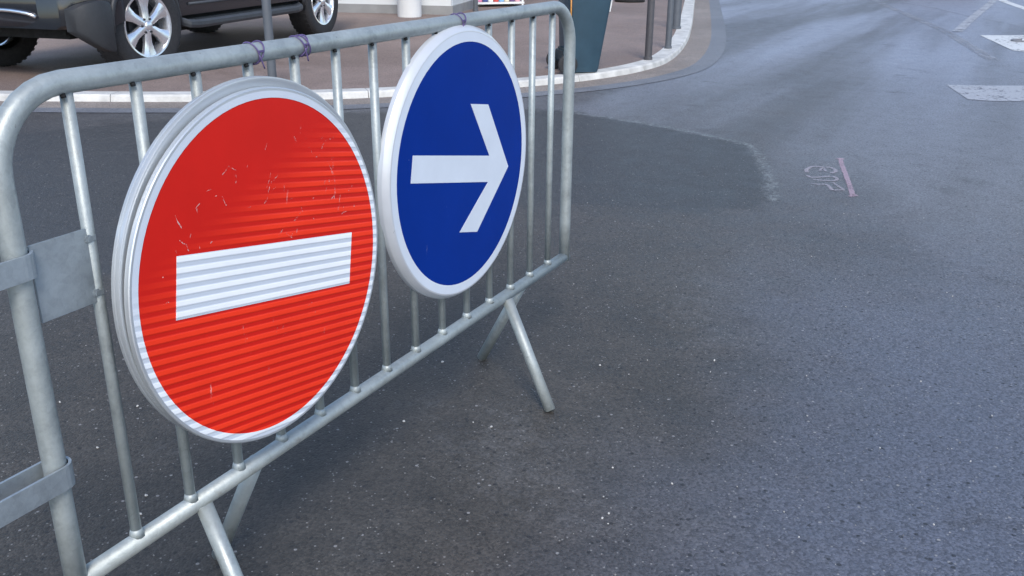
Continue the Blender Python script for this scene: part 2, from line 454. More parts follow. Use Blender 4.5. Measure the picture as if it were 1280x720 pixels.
# the road: one sheet, finely divided near the barrier so that the resurfaced trench patch and its crumbled edge can be surveyed into it
edge = [gz(*q) for q in [(705,138), (752,146), (800,153), (870,166), (938,181), (952,200), (964,228), (966,250)]]
ring = edge + [gz(*q) for q in [(950,262), (860,264), (715,254), (560,264), (360,302), (120,347), (-60,330), (-60,175), (250,146), (460,140), (620,136)]]
def seg_dist(p, line, closed):
    d = 9
    for a, b in zip(line, line[1:] + (line[:1] if closed else [])):
        ab = b-a; L2 = ab.dot(ab)
        if L2 < 1e-9: continue
        t = max(0, min(1, (p-a).dot(ab)/L2)); d = min(d, (p-a-ab*t).length)
    return d
def inside(p):
    c = False
    for a, b in zip(ring, ring[1:] + ring[:1]):
        if (a.y > p.y) != (b.y > p.y) and p.x < (b.x-a.x)*(p.y-a.y)/(b.y-a.y) + a.x: c = not c
    return c
def axis(lo, hi, st):
    a = []; x = lo
    while x < hi: a.append(x); x += st
    return [-400, -120, -40, -15, -6] + a + [hi+1, hi+4, 30, 90, 400]
gxs, gys = axis(-1.0, 8.0, .07), axis(-2.0, 6.0, .07)
m = MB(); lp = m.bm.verts.layers.float.new('patch'); lc = m.bm.verts.layers.float.new('crumb'); rows = []
for x in gxs:
    row = []
    for y in gys:
        p = V(x, y, 0); v = m.bm.verts.new(p); row.append(v)
        if -1 < x < 8 and -2 < y < 6:
            d = seg_dist(p, ring, True); d = d if inside(p) else -d
            v[lp] = max(0, min(1, .5 + d/.30)); v[lc] = max(0, 1 - seg_dist(p, edge, False)/.12)
    rows.append(row)
for a, b in zip(rows, rows[1:]):
    for k in range(len(gys)-1): m.bm.faces.new((a[k], b[k], b[k+1], a[k+1]))
tag(m.build('road', M['road']), kind='structure')

# road markings
def mark(name, pts, mat, z=.004):
    m = MB(); m.poly([gz(x, y, z) for x, y in pts]); return tag(m.build(name, mat), kind='structure')
def line_mark(name, pix, wd, mat, z=.004):
    P = [gz(x, y, z) for x, y in pix]; P = wob(P, .006, .4); A, B = [], []
    for i, p in enumerate(P):
        t = (P[min(i+1, len(P)-1)] - P[max(0, i-1)]).normalized(); n = V(-t.y, t.x, 0)
        A.append(p + n*wd/2); B.append(p - n*wd/2)
    m = MB(); m.band(A, B); return tag(m.build(name, mat), kind='structure')
mark('road_marking', [(1183,106), (1210,124), (1238,126), (1330,127), (1330,107), (1240,107)], M['paint_mid'])
mark('road_marking', [(1225,44), (1330,44), (1330,70), (1266,63)], M['paint_far'])
line_mark('road_marking', [(1060,-14), (1110,8), (1180,38), (1242,75)], .26, M['paint_old'])
line_mark('road_marking', [(1196,39), (1217,21), (1236,6), (1244,-2)], .13, M['paint_mid'], .008)
line_mark('road_marking', [(1126,3), (1168,10), (1214,21)], .10, M['paint_old'])
line_mark('road_marking', [(1228,23), (1290,36)], .10, M['paint_old'])
line_mark('road_marking', [(1238,-6), (1262,4), (1300,17)], .16, M['paint_far'])
# drain or stencil left dark inside the far white marking
m = MB(); c0 = gz(1277, 51, .009); m.tube([c0 + V(math.cos(a)*.11, math.sin(a)*.11, 0) for a in [k*PI/8 for k in range(14)]], .016, 6)
tag(m.build('road_marking', M['channel']), kind='structure')

# sprayed surveyor's writing on the asphalt, as ribbons of paint
def stroke(m, pix, wd):
    P = [gz(980+x/9, 180+y/9, .003) for x, y in pix]; P = catmull(P, .02); A, B = [], []
    for i, p in enumerate(P):
        t = (P[min(i+1, len(P)-1)] - P[max(0, i-1)]).normalized(); n = V(-t.y, t.x, 0)
        A.append(p+n*wd*.62); B.append(p-n*wd*.62)
    m.band(A, B)
m = MB()
stroke(m, [(265,318), (250,295), (290,262), (340,250), (430,258), (520,262), (572,285), (575,312), (530,325)], .034)
stroke(m, [(400,300), (440,270), (470,305)], .022)
stroke(m, [(262,352), (300,372), (380,372), (520,362), (580,375), (600,395), (560,412), (440,408), (330,398)], .03)
stroke(m, [(300,440), (380,452), (470,452), (510,480), (545,515), (610,516), (680,514)], .03)
stroke(m, [(545,430), (600,465), (670,510)], .026)
tag(m.build('road_writing', M['chalk']), kind='structure')
m = MB()
stroke(m, [(635,165), (655,240), (690,330), (740,470), (775,585)], .042)
stroke(m, [(585,168), (640,160), (675,170)], .03)
stroke(m, [(740,590), (780,580), (825,575)], .04)
tag(m.build('road_writing', M['pink']), kind='structure')

# loose chips on the road
m = MB()
def chip(p, r, mi):
    b = bmesh.new(); bmesh.ops.create_icosphere(b, subdivisions=1, radius=r)
    q = Quaternion((random.random(), random.random(), random.random()), random.uniform(0, 6))
    for v in b.verts: v.co = q @ Vector((v.co.x*random.uniform(.7, 1.2), v.co.y*random.uniform(.6, 1.1), v.co.z*random.uniform(.5, .8)))
    bmesh.ops.translate(b, verts=b.verts, vec=p + V(0,0,r*.35)); m._merge(b, mi, False)
for (x, y, r) in [(893,451,.0055), (750,457,.005), (888,465,.003), (786,468,.003), (766,585,.004), (840,605,.005), (753,648,.0045), (760,655,.003), (761,642,.004),
                  (610,369,.006), (553,453,.007), (505,527,.006), (614,534,.006), (122,560,.006), (183,620,.006), (176,643,.005), (172,508,.006), (75,503,.005),
                  (1151,477,.004), (1213,577,.004), (1100,560,.003), (980,640,.003), (1009,520,.004), (1240,520,.004), (1167,656,.004)]:
    chip(gz(x, y), r*.8, 0)
for k in range(900):
    x = random.uniform(-.6, 5.5); y = random.uniform(-1.6, 1.9)
    chip(V(x, y, 0), random.choice((.0012, .0016, .002, .0026)), random.choice((0, 1, 1, 1)))
tag(m.build('gravel', [M['stone_white'], M['stone_grey']]), 'loose pale chips scattered over the asphalt', 'gravel', kind='stuff')

# ------------------------------------------------------------------ crowd barrier
S = .122259; NB = 14; LB = S*15; ZB, ZT = .3036, 1.078; RT = .0172
def make_barrier():
    root = thing('crowd_barrier', 'galvanised crowd barrier carrying the red and the blue round sign', 'barrier')
    RB = .115; P = [V(0, 0, ZB)]
    for k in range(9):
        a = PI - k*PI/16; P.append(V(RB + RB*math.cos(a), 0, ZT-RB + RB*math.sin(a)))
    for k in range(9):
        a = PI/2 - k*PI/16; P.append(V(LB-RB + RB*math.cos(a), 0, ZT-RB + RB*math.sin(a)))
    P.append(V(LB, 0, ZB-.012))
    # long straight runs get extra points so the tube stays round at the bends
    Q = []
    for a, b in zip(P, P[1:]):
        n = max(1, int((b-a).length/.12))
        Q += [a.lerp(b, k/n) for k in range(n)]
    Q.append(P[-1])
    m = MB(); m.tube(Q, RT, 20); m.build('frame', M['galv'], root)
    m = MB(); m.tube([(.0, 0, ZB), (LB/2, 0, ZB), (LB+.012, 0, ZB)], .0162, 18)
    for i in range(1, NB+1):   # weld beads
        m.tube([(i*S, 0, ZB+.012), (i*S, 0, ZB+.021), (i*S, 0, ZB+.027)], .012, 10, radii=[.0135, .0115, .0096])
    m.build('bottom_rail', M['galv'], root)
    for i in range(1, NB+1):
        m = MB(); m.tube([(i*S, 0, ZB+.012), (i*S, 0, .7), (i*S, 0, ZT-.012)], .0094, 12)
        # vent hole of the galvanising bath beside the weld
        m.tube([(i*S-.012, -.008, ZT-.0150), (i*S-.012, -.010, ZT-.0200)], .0038, 8, mi=1)
        m.build('bar', [M['galv'], M['hole']], root)
    for (xt, xb, sy) in ((.262, .232, -1), (.425, .447, 1), (1.428, 1.389, -1), (1.572, 1.602, 1)):
        m = MB(); a, b = V(xt, sy*.012, ZB-.006), V(xb, sy*.173, .004)
        m.tube([a, a.lerp(b, .5), b], .0158, 16)
        m.build('leg', M['galv'], root)
    # sheet plate between end post and first bar, folded round both
    m = MB()
    m.box((.068, -.004, .805), (.098, .003, .118), bevel=.001)
    for z in (.848, .762): m.box((.119, -.0065, z), (.018, .008, .012), bevel=.002)
    m.build('name_plate', M['galv_plate'], root)
    return root
def strap(root, z, h, x0, xend, name='coupling_strap'):
    """flat bar bent round a post whose axis is at x = x0 (root-local), legs running back to x = xend"""
    R1, T = .0196, .0045; pts = [V(xend, -R1, 0)] + [V(x0 + R1*math.sin(a), -R1*math.cos(a), 0) for a in [k*PI/10 for k in range(11)]] + [V(xend, R1, 0)]
    out = [V(xend, -R1-T, 0)] + [V(x0 + (R1+T)*math.sin(a), -(R1+T)*math.cos(a), 0) for a in [k*PI/10 for k in range(11)]] + [V(xend, R1+T, 0)]
    m = MB(); rows = [[p+V(0,0,z), p+V(0,0,z+h), q+V(0,0,z+h), q+V(0,0,z)] for p, q in zip(pts, out)]
    m.loft(rows, 0, True, False)
    m.build(name, M['galv_plate'], root)
barrier = make_barrier()
nb = copy_tree(barrier); nb.location = (-LB-.17, 0, 0)
nb['label'] = 'neighbouring galvanised barrier whose flat strap loops round the end post at the left'
strap(nb, .484, .038, LB+.17, LB+.004)
strap(nb, .822, .036, LB+.17, LB+.004)
for o in (barrier, nb): o['group'] = 'galvanised crowd barriers'

# ------------------------------------------------------------------ signs
def disc(m, r0, r1, y, n=96, mi=0):
    if r0 <= 0:
        m.lathe([(0, y), (r1*.5, y), (r1, y)], n, mi, smooth=False)
    else: m.lathe([(r0, y), (r1, y)], n, mi, smooth=False)

red = thing('no_entry_sign', 'round red sign with a white horizontal bar on the barrier', 'road sign', (.4348, -.0689, .7126))
red.rotation_euler = (math.radians(-1.0), math.radians(10.5), 0)
SCR = [[(-.13,.17),(-.115,.185),(-.10,.178)],[(-.03,.21),(-.026,.222)],[(.085,.215),(.105,.195),(.118,.20)],[(.118,.205),(.13,.225),(.15,.232)],[(.14,.19),(.16,.165),(.168,.14),(.166,.115)],[(.15,.175),(.163,.158)],
 [(-.02,.135),(-.012,.155),(.004,.165)],[(-.028,.118),(-.02,.13)],[(.052,.082),(.066,.094),(.074,.098)],[(.19,.085),(.205,.09)],[(-.23,.11),(-.215,.09)],[(-.22,.07),(-.205,.062),(-.20,.05)],[(-.25,-.03),(-.24,-.025)],
 [(.02,.15),(.024,.13)],[(-.12,.12),(-.128,.135)],[(-.10,.155),(-.098,.17)],[(-.06,-.16),(-.052,-.15)],[(-.05,-.152),(-.045,-.158)],[(-.005,-.196),(-.004,-.180)],[(.03,-.12),(.031,-.108)],[(.10,-.085),(.112,-.08)],[(.12,-.10),(.126,-.098)],[(.045,.235),(.05,.225)],[(-.155,.06),(-.15,.064)],[(.03,.06),(.05,.05)],[(.21,.13),(.222,.14)]]
m = MB(); disc(m, 0, .302, 0)
for L_ in SCR:
    P = wob([V(x, 0, z) for x, z in L_], .0, .004); A, B = [], []
    P = [p + V(random.uniform(-.0012, .0012), 0, random.uniform(-.0012, .0012)) for p in P]
    for i, p in enumerate(P):
        t = (P[min(i+1, len(P)-1)] - P[max(0, i-1)]).normalized(); n = V(-t.z, 0, t.x); wd = random.uniform(.0002, .0012)
        A.append(p + n*wd + V(0, -.0003, 0)); B.append(p - n*wd + V(0, -.0003, 0))
    m.strip(A, B, mi=1)
for k in range(40):
    cx, cz = random.choice([(.13, .20), (.16, .15), (0, .14), (-.12, .15), (.06, .08), (.18, .09), (-.22, .08), (.02, -.15)]); x = random.gauss(cx, .035); z = random.gauss(cz, .03)
    if x*x+z*z > .085: continue
    a = random.gauss(1.1, .6); l = random.uniform(.002, .010); wd = random.uniform(.0003, .0010); d = V(math.cos(a)*l, 0, math.sin(a)*l); n = V(-math.sin(a)*wd, 0, math.cos(a)*wd); c = V(x, -.0003, z)
    m.poly([c-d-n*.3, c+n, c+d+n*.2, c+d*.6-n], 1)
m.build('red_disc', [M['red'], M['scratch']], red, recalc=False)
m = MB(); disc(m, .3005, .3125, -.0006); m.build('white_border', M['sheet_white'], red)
m = MB(); bw, bh = .2255, .0520
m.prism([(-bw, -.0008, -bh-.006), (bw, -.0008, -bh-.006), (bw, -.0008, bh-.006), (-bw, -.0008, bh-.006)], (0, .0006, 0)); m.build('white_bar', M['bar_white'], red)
m = MB()
m.lathe([(.312, -.0006), (.3165, -.0005), (.3182, .001), (.3185, .009), (.316, .0105), (.300, .0105)], 96)
m.build('panel_edge', M['alu'], red, sharp=40)
m = MB(); m.lathe([(.0, .0110), (.309, .0110), (.309, .0132)], 96); m.build('back_plate', M['dark_gap'], red, sharp=30)
m = MB()
m.lathe([(.303, .0135), (.3180, .0130), (.3205, .0120), (.3238, .0125), (.3246, .0145), (.3246, .0205), (.3232, .0212), (.3232, .0222), (.3248, .0230), (.3248, .0285), (.3225, .0300), (.298, .0300), (.298, .0145), (.303, .0135)], 96, c=(-.0005, 0, .0105))
m.build('rim', M['alu'], red, sharp=40)

blue = thing('arrow_sign', 'round blue sign with a white arrow pointing right on the barrier', 'road sign', (1.1754, -.0302, .7396))
AN = math.radians(11.3); blue.rotation_euler = (0, AN, 0)
def unrot(x, z): return (x*math.cos(AN) - z*math.sin(AN), x*math.sin(AN) + z*math.cos(AN))
m = MB(); disc(m, 0, .2975, 0); m.build('blue_disc', M['blue'], blue)
m = MB(); disc(m, .296, .3185, -.0006); m.build('white_border', M['flat_white'], blue)
m = MB()
arrow = [(-.229, .072), (.117, .003), (.026, .148), (.112, .134), (.219, -.046), (.052, -.182), (-.034, -.160), (.110, -.064), (-.241, .011)]
m.prism([(unrot(x, z)[0], -.0008, unrot(x, z)[1]) for x, z in arrow], (0, .0006, 0)); m.build('arrow', M['flat_white'], blue)
m = MB()
m.lathe([(.3180, -.0007), (.3212, -.0008), (.3226, .0000), (.3322, .0125), (.3332, .0150), (.3332, .0245), (.3320, .0258), (.318, .0258)], 96)
m.build('rim', M['grey_rim'], blue, sharp=35)
m = MB(); m.lathe([(0, .020), (.322, .020), (.322, .0085)], 96); m.build('back_plate', M['grey_rim'], blue)

# purple cable ties that hold the signs on the top rail
def tie(x, dx, label, tail, loops=2, gap=.011):
    m = MB(); R0 = RT + .0020
    for k in range(loops):
        xo = x + k*gap
        m.tube([V(xo + dx*math.sin(a)*.5*(1 if k % 2 else -.7), -R0*math.cos(a), ZT + R0*math.sin(a)) for a in [j*2*PI/24 for j in range(24)]], .0015, 6, closed=True)
    m.tube(catmull([(x, -R0, ZT-.002), (x+tail*.5, -R0-.001, ZT-.014), (x+tail, -.020, ZT-.026)], .006), .0014, 6)
    m.box((x+gap*.5, -R0-.0005, ZT+.004), (gap+.004, .003, .004), bevel=.001)
    tag(m.build('cable_tie', M['tie']), label, 'cable tie', 'purple cable ties holding the signs')
tie(.500, .018, 'purple cable tie on the top rail above the left half of the red sign', .010)
tie(.622, .020, 'purple cable tie on the top rail above the right half of the red sign', .006, 3, .007)
tie(1.190, .022, 'dark purple cable tie on the top rail at the crown of the blue sign', -.004)

# ------------------------------------------------------------------ vehicles
def wheel(root, x, y, R, rimR, side, steer=0, wd=.25, spokes=6):
    e = empty('wheel', root, (x, y, R)); e.rotation_euler = (0, 0, math.radians(steer) + (0 if side < 0 else PI))
    # modelled with its outer face towards -y
    m = MB(); b = wd
    m.lathe([(rimR-.012, .012), (rimR+.004, -.004), (rimR+.022, -.010), (R*.88, -.016), (R*.955, -.006), (R*.985, .014), (R, .040), (R, b-.04), (R*.985, b-.014), (R*.955, b), (rimR, b), (rimR-.012, b-.02)], 64)
    for k in range(40):       # tread blocks on the shoulder
        a = 2*PI*k/40; q = Matrix.Rotation(-a, 3, 'Y')
        for yy in (.035, b-.035): m.box(q @ V(R-.001, yy, 0), (.007, .05, .030), 0, q)
    m.build('tyre', M['rubber'], e, sharp=50)
    m = MB()
    m.lathe([(rimR+.006, -.006), (rimR+.002, -.013), (rimR-.012, -.010), (rimR-.018, .006), (rimR-.035, .045), (rimR-.04, .17)], 64)
    for k in range(spokes):
        a = 2*PI*(k+.5)/spokes; q = Matrix.Rotation(-a, 3, 'Y'); secs = []
        for (r, w_, d, th) in ((.045, .036, -.004, .05), (.09, .036, .000, .045), (.15, .040, .004, .04), (rimR-.055, .060, .002, .04), (rimR-.010, .082, -.004, .04)):
            prof = [(-w_, d+th), (-w_, d+.010), (-w_*.72, d), (0, d-.004), (w_*.72, d), (w_, d+.010), (w_, d+th)]
            secs.append([q @ V(r, yy, tt) for tt, yy in prof])
        m.loft(secs, 0, True, True)
    m.lathe([(0, -.026), (.030, -.025), (.040, -.018), (.044, .0), (.080, .004), (.084, .03)], 32)
    m.build('rim', M['alloy'], e, sharp=45)
    m = MB()
    for k in range(spokes):
        a = 2*PI*k/spokes; m.lathe([(0, -.010), (.009, -.010), (.011, .012)], 8, c=(.063*math.cos(a), 0, .063*math.sin(a)))
    m.lathe([(0, .07), (.15, .07), (.15, .09), (rimR-.04, .10)], 40)
    m.build('brake_disc', M['alloy_dark'], e, sharp=40)
    return e

def loft_body(m, xs, fzb, fzt, fw_, mi=0):
    secs = []
    for x in xs:
        zb, zt, hw = fzb(x), fzt(x), fw_(x); zm = zb + (zt-zb)*.45; top = zt
        half = [(hw*.90, zb), (hw*.985, zb+.03), (hw, zb+.10), (hw*1.0, zm), (hw*.992, zb+(top-zb)*.72), (hw*.965, top-.07), (hw*.90, top-.015), (hw*.70, top+.008), (hw*.35, top+.018)]
        pts = [V(x, y, z) for y, z in half] + [V(x, -y, z) for y, z in half[::-1]]
        secs.append(pts)
    m.loft(secs, mi)

def lerp_tab(tab):
    def f(x):
        for (a, va), (b, vb) in zip(tab, tab[1:]):
            if a <= x <= b: return va + (vb-va)*(x-a)/(b-a)
        return tab[0][1] if x < tab[0][0] else tab[-1][1]
    return f

def make_car(name, label, loc, yaw, Lw, R, rimR, front, rear, hw, track, zbelt, zroof, paint, sill, steer=0, suv=True, wspokes=6):
    """origin on the ground under the middle of the front axle, x forward; Lw wheelbase, front/rear overhangs"""
    root = thing(name, label, 'car', loc, yaw)
    xf, xr = front, -Lw-rear; ra = R*1.14
    def zb(x):
        z = sill
        for ax_ in (0, -Lw):
            d = abs(x-ax_)
            if d < ra: z = max(z, R + math.sqrt(ra*ra-d*d))
        if x > ra: z = max(z, sill + (x-ra)*.02)
        return z
    zt = lerp_tab([(xr, zbelt-.06), (xr+.25, zbelt), (-Lw*.30, zbelt-.02), (-.55, zbelt-.06), (.25, zbelt-.12), (xf-.18, zbelt-.22), (xf-.05, zbelt-.32), (xf, zbelt-.40)])
    wf = lerp_tab([(xr, hw*.84), (xr+.08, hw*.93), (xr+.35, hw*.985), (-Lw, hw), (0, hw), (xf-.42, hw*.975), (xf-.2, hw*.90), (xf-.06, hw*.78), (xf, hw*.70)])
    xs = set([xr, xr+.03, xr+.08, xr+.2, xr+.35, xf, xf-.02, xf-.06, xf-.12, xf-.2, xf-.3, xf-.42])
    for ax_ in (0, -Lw):
        for k in range(-14, 15): xs.add(ax_ + ra*math.sin(k*PI/28))
        xs.add(ax_+ra+.004); xs.add(ax_-ra-.004)
    x = -Lw+ra
    while x < -ra: xs.add(x); x += .2
    xs = [x for x in sorted(xs) if xr <= x <= xf]
    m = MB(); loft_body(m, xs, zb, zt, wf); m.build('body', paint, root, sharp=35)
    # greenhouse
    m = MB(); secs = []
    for (x, z0, z1, k0, k1) in ((xr+.10, zbelt-.05, zbelt+.02, .88, .86), (xr+.22, zbelt-.04, zroof-.12, .90, .74), (xr+.5, zbelt-.04, zroof-.02, .93, .75), (-Lw*.55, zbelt-.04, zroof, .94, .76), (-1.35, zbelt-.05, zroof-.03, .94, .75), (-1.05, zbelt-.06, zroof-.10, .93, .74), (-.35, zbelt-.09, zbelt-.06, .90, .84)):
        h0, h1 = hw*k0, hw*k1; zc = z1-.05 if z1-z0 > .15 else z1-.01
        half = [(h0, z0), (h0+(h1-h0)*.9, zc), (h1*.93, z1), (h1*.5, z1+.012)]
        secs.append([V(x, y, z) for y, z in half] + [V(x, -y, z) for y, z in half[::-1]])
    m.loft(secs); m.build('cabin', paint, root, sharp=30)
    zl, zh = zbelt+.02, zroof-.13
    def yside(z): return hw*(.94 + (.775-.94)*(z-(zbelt-.04))/(zroof-.05-(zbelt-.04))) + .006
    for sgn in (1, -1):
        for pts in (((-.95, zl), (-1.75, zl), (-1.75, zh), (-1.32, zh)), ((-1.83, zl), (-Lw+.42, zl), (-Lw+.30, zh), (-1.83, zh)), ((-Lw+.32, zl), (xr+.42, zl), (xr+.50, zh), (-Lw+.22, zh))):
            m = MB(); m.prism([(x, sgn*yside(z), z) for x, z in pts], (0, -sgn*.012, 0)); m.build('side_window', M['glass'], root)
    m = MB(); ws = [(-.40, hw*.78, zbelt-.03), (-.40, -hw*.78, zbelt-.03), (-1.03, -hw*.66, zroof-.12), (-1.03, hw*.66, zroof-.12)]
    m.prism([V(*p)+V(.03, 0, .025) for p in ws], (-.012, 0, -.012)); m.build('windscreen', M['glass'], root)
    m = MB(); m.prism([(xr+.105, hw*.74, zbelt+.06), (xr+.105, -hw*.74, zbelt+.06), (xr+.20, -hw*.64, zroof-.17), (xr+.20, hw*.64, zroof-.17)], (-.02, 0, 0)); m.build('rear_window', M['glass'], root)
    m = MB(); m.box((-Lw/2, 0, sill+.03), (Lw-R*2.5, hw*1.78, .22)); m.box((-Lw/2, 0, sill-.10), (Lw*.55, hw*1.2, .12), bevel=.03); m.box((.25, 0, sill+.02), (.7, track*1.3, .22), bevel=.04); m.box((-Lw/2, 0, sill+.25), (Lw-.3, hw*1.25, .30)); m.box((-Lw, 0, R), (.10, track*2-.3, .10)); m.box((0, 0, R), (.10, track*2-.3, .10)); m.box((-Lw/2, 0, R+.30), (Lw+1.0, hw*1.2, .26))
    m.build('underbody', M['black'], root)
    # arch lips
    for ax_ in (0, -Lw):
        for sgn in (1, -1):
            m = MB(); pts = [V(ax_ + (ra-.012)*math.cos(a), sgn*(hw-.012), R + (ra-.012)*math.sin(a)) for a in [math.radians(-2 + k*184/20) for k in range(21)]]
            m.tube(pts, .024, 8); m.build('wheel_arch', M['suv_trim'] if suv else paint, root)
    for x_, st in ((0, steer), (-Lw, 0)):
        for sgn in (1, -1):
            wheel(root, x_, sgn*track, R, rimR, sgn, st, spokes=wspokes)
    # bumpers: full-width shaped bars following the nose and the tail
    def bumper(nm, x_end, dirn, z0, z1, mat, push=.05):
        m = MB(); secs = []
        for k in range(17):
            y = -1 + 2*k/16; yy = hw*.985*y
            back = .30*(abs(y)**3.2) + .05*abs(y)
            x = x_end + dirn*(push - back)
            secs.append([V(x-dirn*.16, yy, z0+.03), V(x-dirn*.03, yy, z0), V(x, yy, z0+.06), V(x, yy, z1-.08), V(x-dirn*.035, yy, z1), V(x-dirn*.16, yy, z1+.01)])
        m.loft(secs, 0, True, True); m.build(nm, mat, root, sharp=50)
    bumper('front_bumper', xf, 1, sill+.02, sill+.36, paint)
    bumper('rear_bumper', xr, -1, sill-.02, sill+.30, M['suv_trim'] if not suv else paint)
    m = MB(); m.prism([(xf+.022, y, z) for y, z in ((-.42*hw, sill+.40), (.42*hw, sill+.40), (.48*hw, sill+.60), (-.48*hw, sill+.60))], (-.08, 0, 0))
    for k in range(4): m.box((xf+.026, 0, sill+.43+k*.045), (.012, hw*.84, .014), 1)
    m.build('grille', [M['suv_trim'], M['chrome']], root)
    for sgn in (1, -1):
        m = MB(); zc = sill+.52
        m.loft([[V(xf+.012-.0, sgn*hw*.52, zc-.07), V(xf+.0, sgn*hw*.52, zc+.08), V(xf-.1, sgn*hw*.52, zc+.08), V(xf-.1, sgn*hw*.52, zc-.07)],
                [V(xf-.04, sgn*hw*.74, zc-.06), V(xf-.06, sgn*hw*.74, zc+.09), V(xf-.16, sgn*hw*.74, zc+.09), V(xf-.16, sgn*hw*.74, zc-.06)],
                [V(xf-.20, sgn*hw*.915, zc-.02), V(xf-.22, sgn*hw*.915, zc+.10), V(xf-.3, sgn*hw*.88, zc+.10), V(xf-.3, sgn*hw*.88, zc-.02)]], 0, True, False)
        m.build('headlight', M['lens'], root)
        m = MB(); m.box((xr+.035, sgn*hw*.80, zbelt-.22), (.10, hw*.17, .34), bevel=.02); m.build('tail_light', M['redlens'], root)
        m = MB(); m.box((-.72, sgn*(hw+.09), zbelt+.07), (.13, .17, .13), bevel=.04); m.box((-.72, sgn*(hw-.01), zbelt+.02), (.05, .10, .04)); m.build('mirror', paint, root)
        for xh in (-1.55, -2.45):
            m = MB(); m.tube([(xh-.09, sgn*(hw*.985+.012), zbelt-.14), (xh-.07, sgn*(hw*.985+.034), zbelt-.135), (xh+.07, sgn*(hw*.985+.034), zbelt-.135), (xh+.09, sgn*(hw*.985+.012), zbelt-.14)], .011, 8)
            m.build('door_handle', M['chrome'], root)
    return root

SG = ZK-.003
AX = math.radians(-168.96)
suv = make_car('parked_car', 'dark off-road car on alloy wheels parked on the brown pavement', (5.125, 6.545, SG), AX, 3.2534, .415, .270, .74, .85, .91, .897, 1.14, 1.86, M['suv'], .43, 0)
# details of this car: step boards, deflectors, fog lamp trims, door seam trims
for sgn in (1, -1):
    m = MB(); secs = []
    for x, y0, y1, z in ((-.50, .80, .86, .44), (-.56, .80, .955, .405), (-.70, .80, .975, .395), (-2.55, .80, .975, .395), (-2.68, .80, .955, .405), (-2.74, .80, .86, .44)):
        secs.append([V(x, sgn*y0, z-.05), V(x, sgn*(y1-.015), z-.055), V(x, sgn*y1, z-.03), V(x, sgn*y1, z), V(x, sgn*(y1-.02), z+.018), V(x, sgn*y0, z+.02)])
    m.loft(secs, 0, True, False); m.build('step_board', M['step'], suv)
    m = MB()
    for k in range(3): m.box((-1.62, sgn*(.845+.04*k), .4165), (1.9, .016, .008))
    m.build('step_tread', M['suv_trim'], suv)
    m = MB(); secs = []
    for x, y, z0, z1 in ((.468, .922, .245, .64), (.52, .928, .25, .66), (.60, .915, .285, .66), (.70, .868, .36, .64), (.76, .80, .425, .60)):
        secs.append([V(x, sgn*(y-.10), z0), V(x, sgn*(y-.012), z0), V(x, sgn*y, z0+.02), V(x, sgn*y, z1-.03), V(x, sgn*(y-.012), z1), V(x, sgn*(y-.10), z1)])
    m.loft(secs, 0, True, True)
    m.build('wheel_deflector', M['suv_trim'], suv, sharp=40)
    m = MB(); m.tube(catmull([(.79, sgn*.04, .585), (.79, sgn*.20, .58), (.77, sgn*.34, .56), (.745, sgn*.40, .53)], .05), .016, 8); m.build('fog_lamp_trim', M['chrome'], suv)
    m = MB(); m.tube([(-.60, sgn*.914, .56), (-2.60, sgn*.914, .56)], .014, 8); m.build('door_strip', M['step'], suv)
for ch in suv.children:
    if ch.name.startswith('wheel') and ch.type == 'EMPTY' and abs(ch.location.x) < .1:
        ch.rotation_euler.z -= math.radians(8)

far_car = make_car('parked_car', 'dark car at the far right of the street, only its lower edge showing', (24.3, .86, 0), math.radians(4), 2.5, .31, .20, .75, .62, .84, .80, .92, 1.46, plain('far_car_paint', (.015, .017, .02), .3, .1, .08, 4, .6), .21, 0, False, 5)

# ------------------------------------------------------------------ street furniture
def post(name, px, py, r, h, label, mat, cat, group=None):
    p = gz(px, py, SG); root = thing(name, label, cat, (p.x, p.y, SG), 0, group)
    m = MB(); m.lathe([(0, -.05), (r, -.05), (r, h-.10), (r*.98, h-.095)], 24, axis='z'); m.build('shaft', mat, root, sharp=40)
    m = MB(); m.lathe([(r*1.25, h-.10), (r*1.3, h-.085), (r*1.25, h-.07), (r*.9, h-.068), (r*1.05, h-.04), (r*.8, h-.01), (0, h)], 24, axis='z'); m.build('cap', mat, root, sharp=40)
    m = MB(); m.lathe([(r*1.0, .035), (r*1.18, .03), (r*1.22, 0), (r*1.22, -.02)], 24, axis='z'); m.build('collar', mat, root, sharp=40)
    return root
G = 'slim dark posts along the kerb'
post('bollard', 810, 75, .037, 1.15, 'brown grey post on the pale kerb, first to the right of the bin', M['bollard'], 'bollard', G)
post('bollard', 835, 61, .034, 1.15, 'dark post on the kerb curve, second to the right of the bin', M['pole'], 'bollard', G)
post('bollard', 845, 36, .055, 1.15, 'thicker dark post farthest up the kerb, partly behind a thinner one', M['pole'], 'bollard', G)
post('bollard', 341.5, 109, .036, 1.15, 'lone dark grey post in front of the parked off-road car', M['pole'], 'bollard', G)
post('bollard', 594.5, 14, .038, 1.05, 'slim dark post beside the shop goods, next to the white corner post', M['pole'], 'bollard', G)

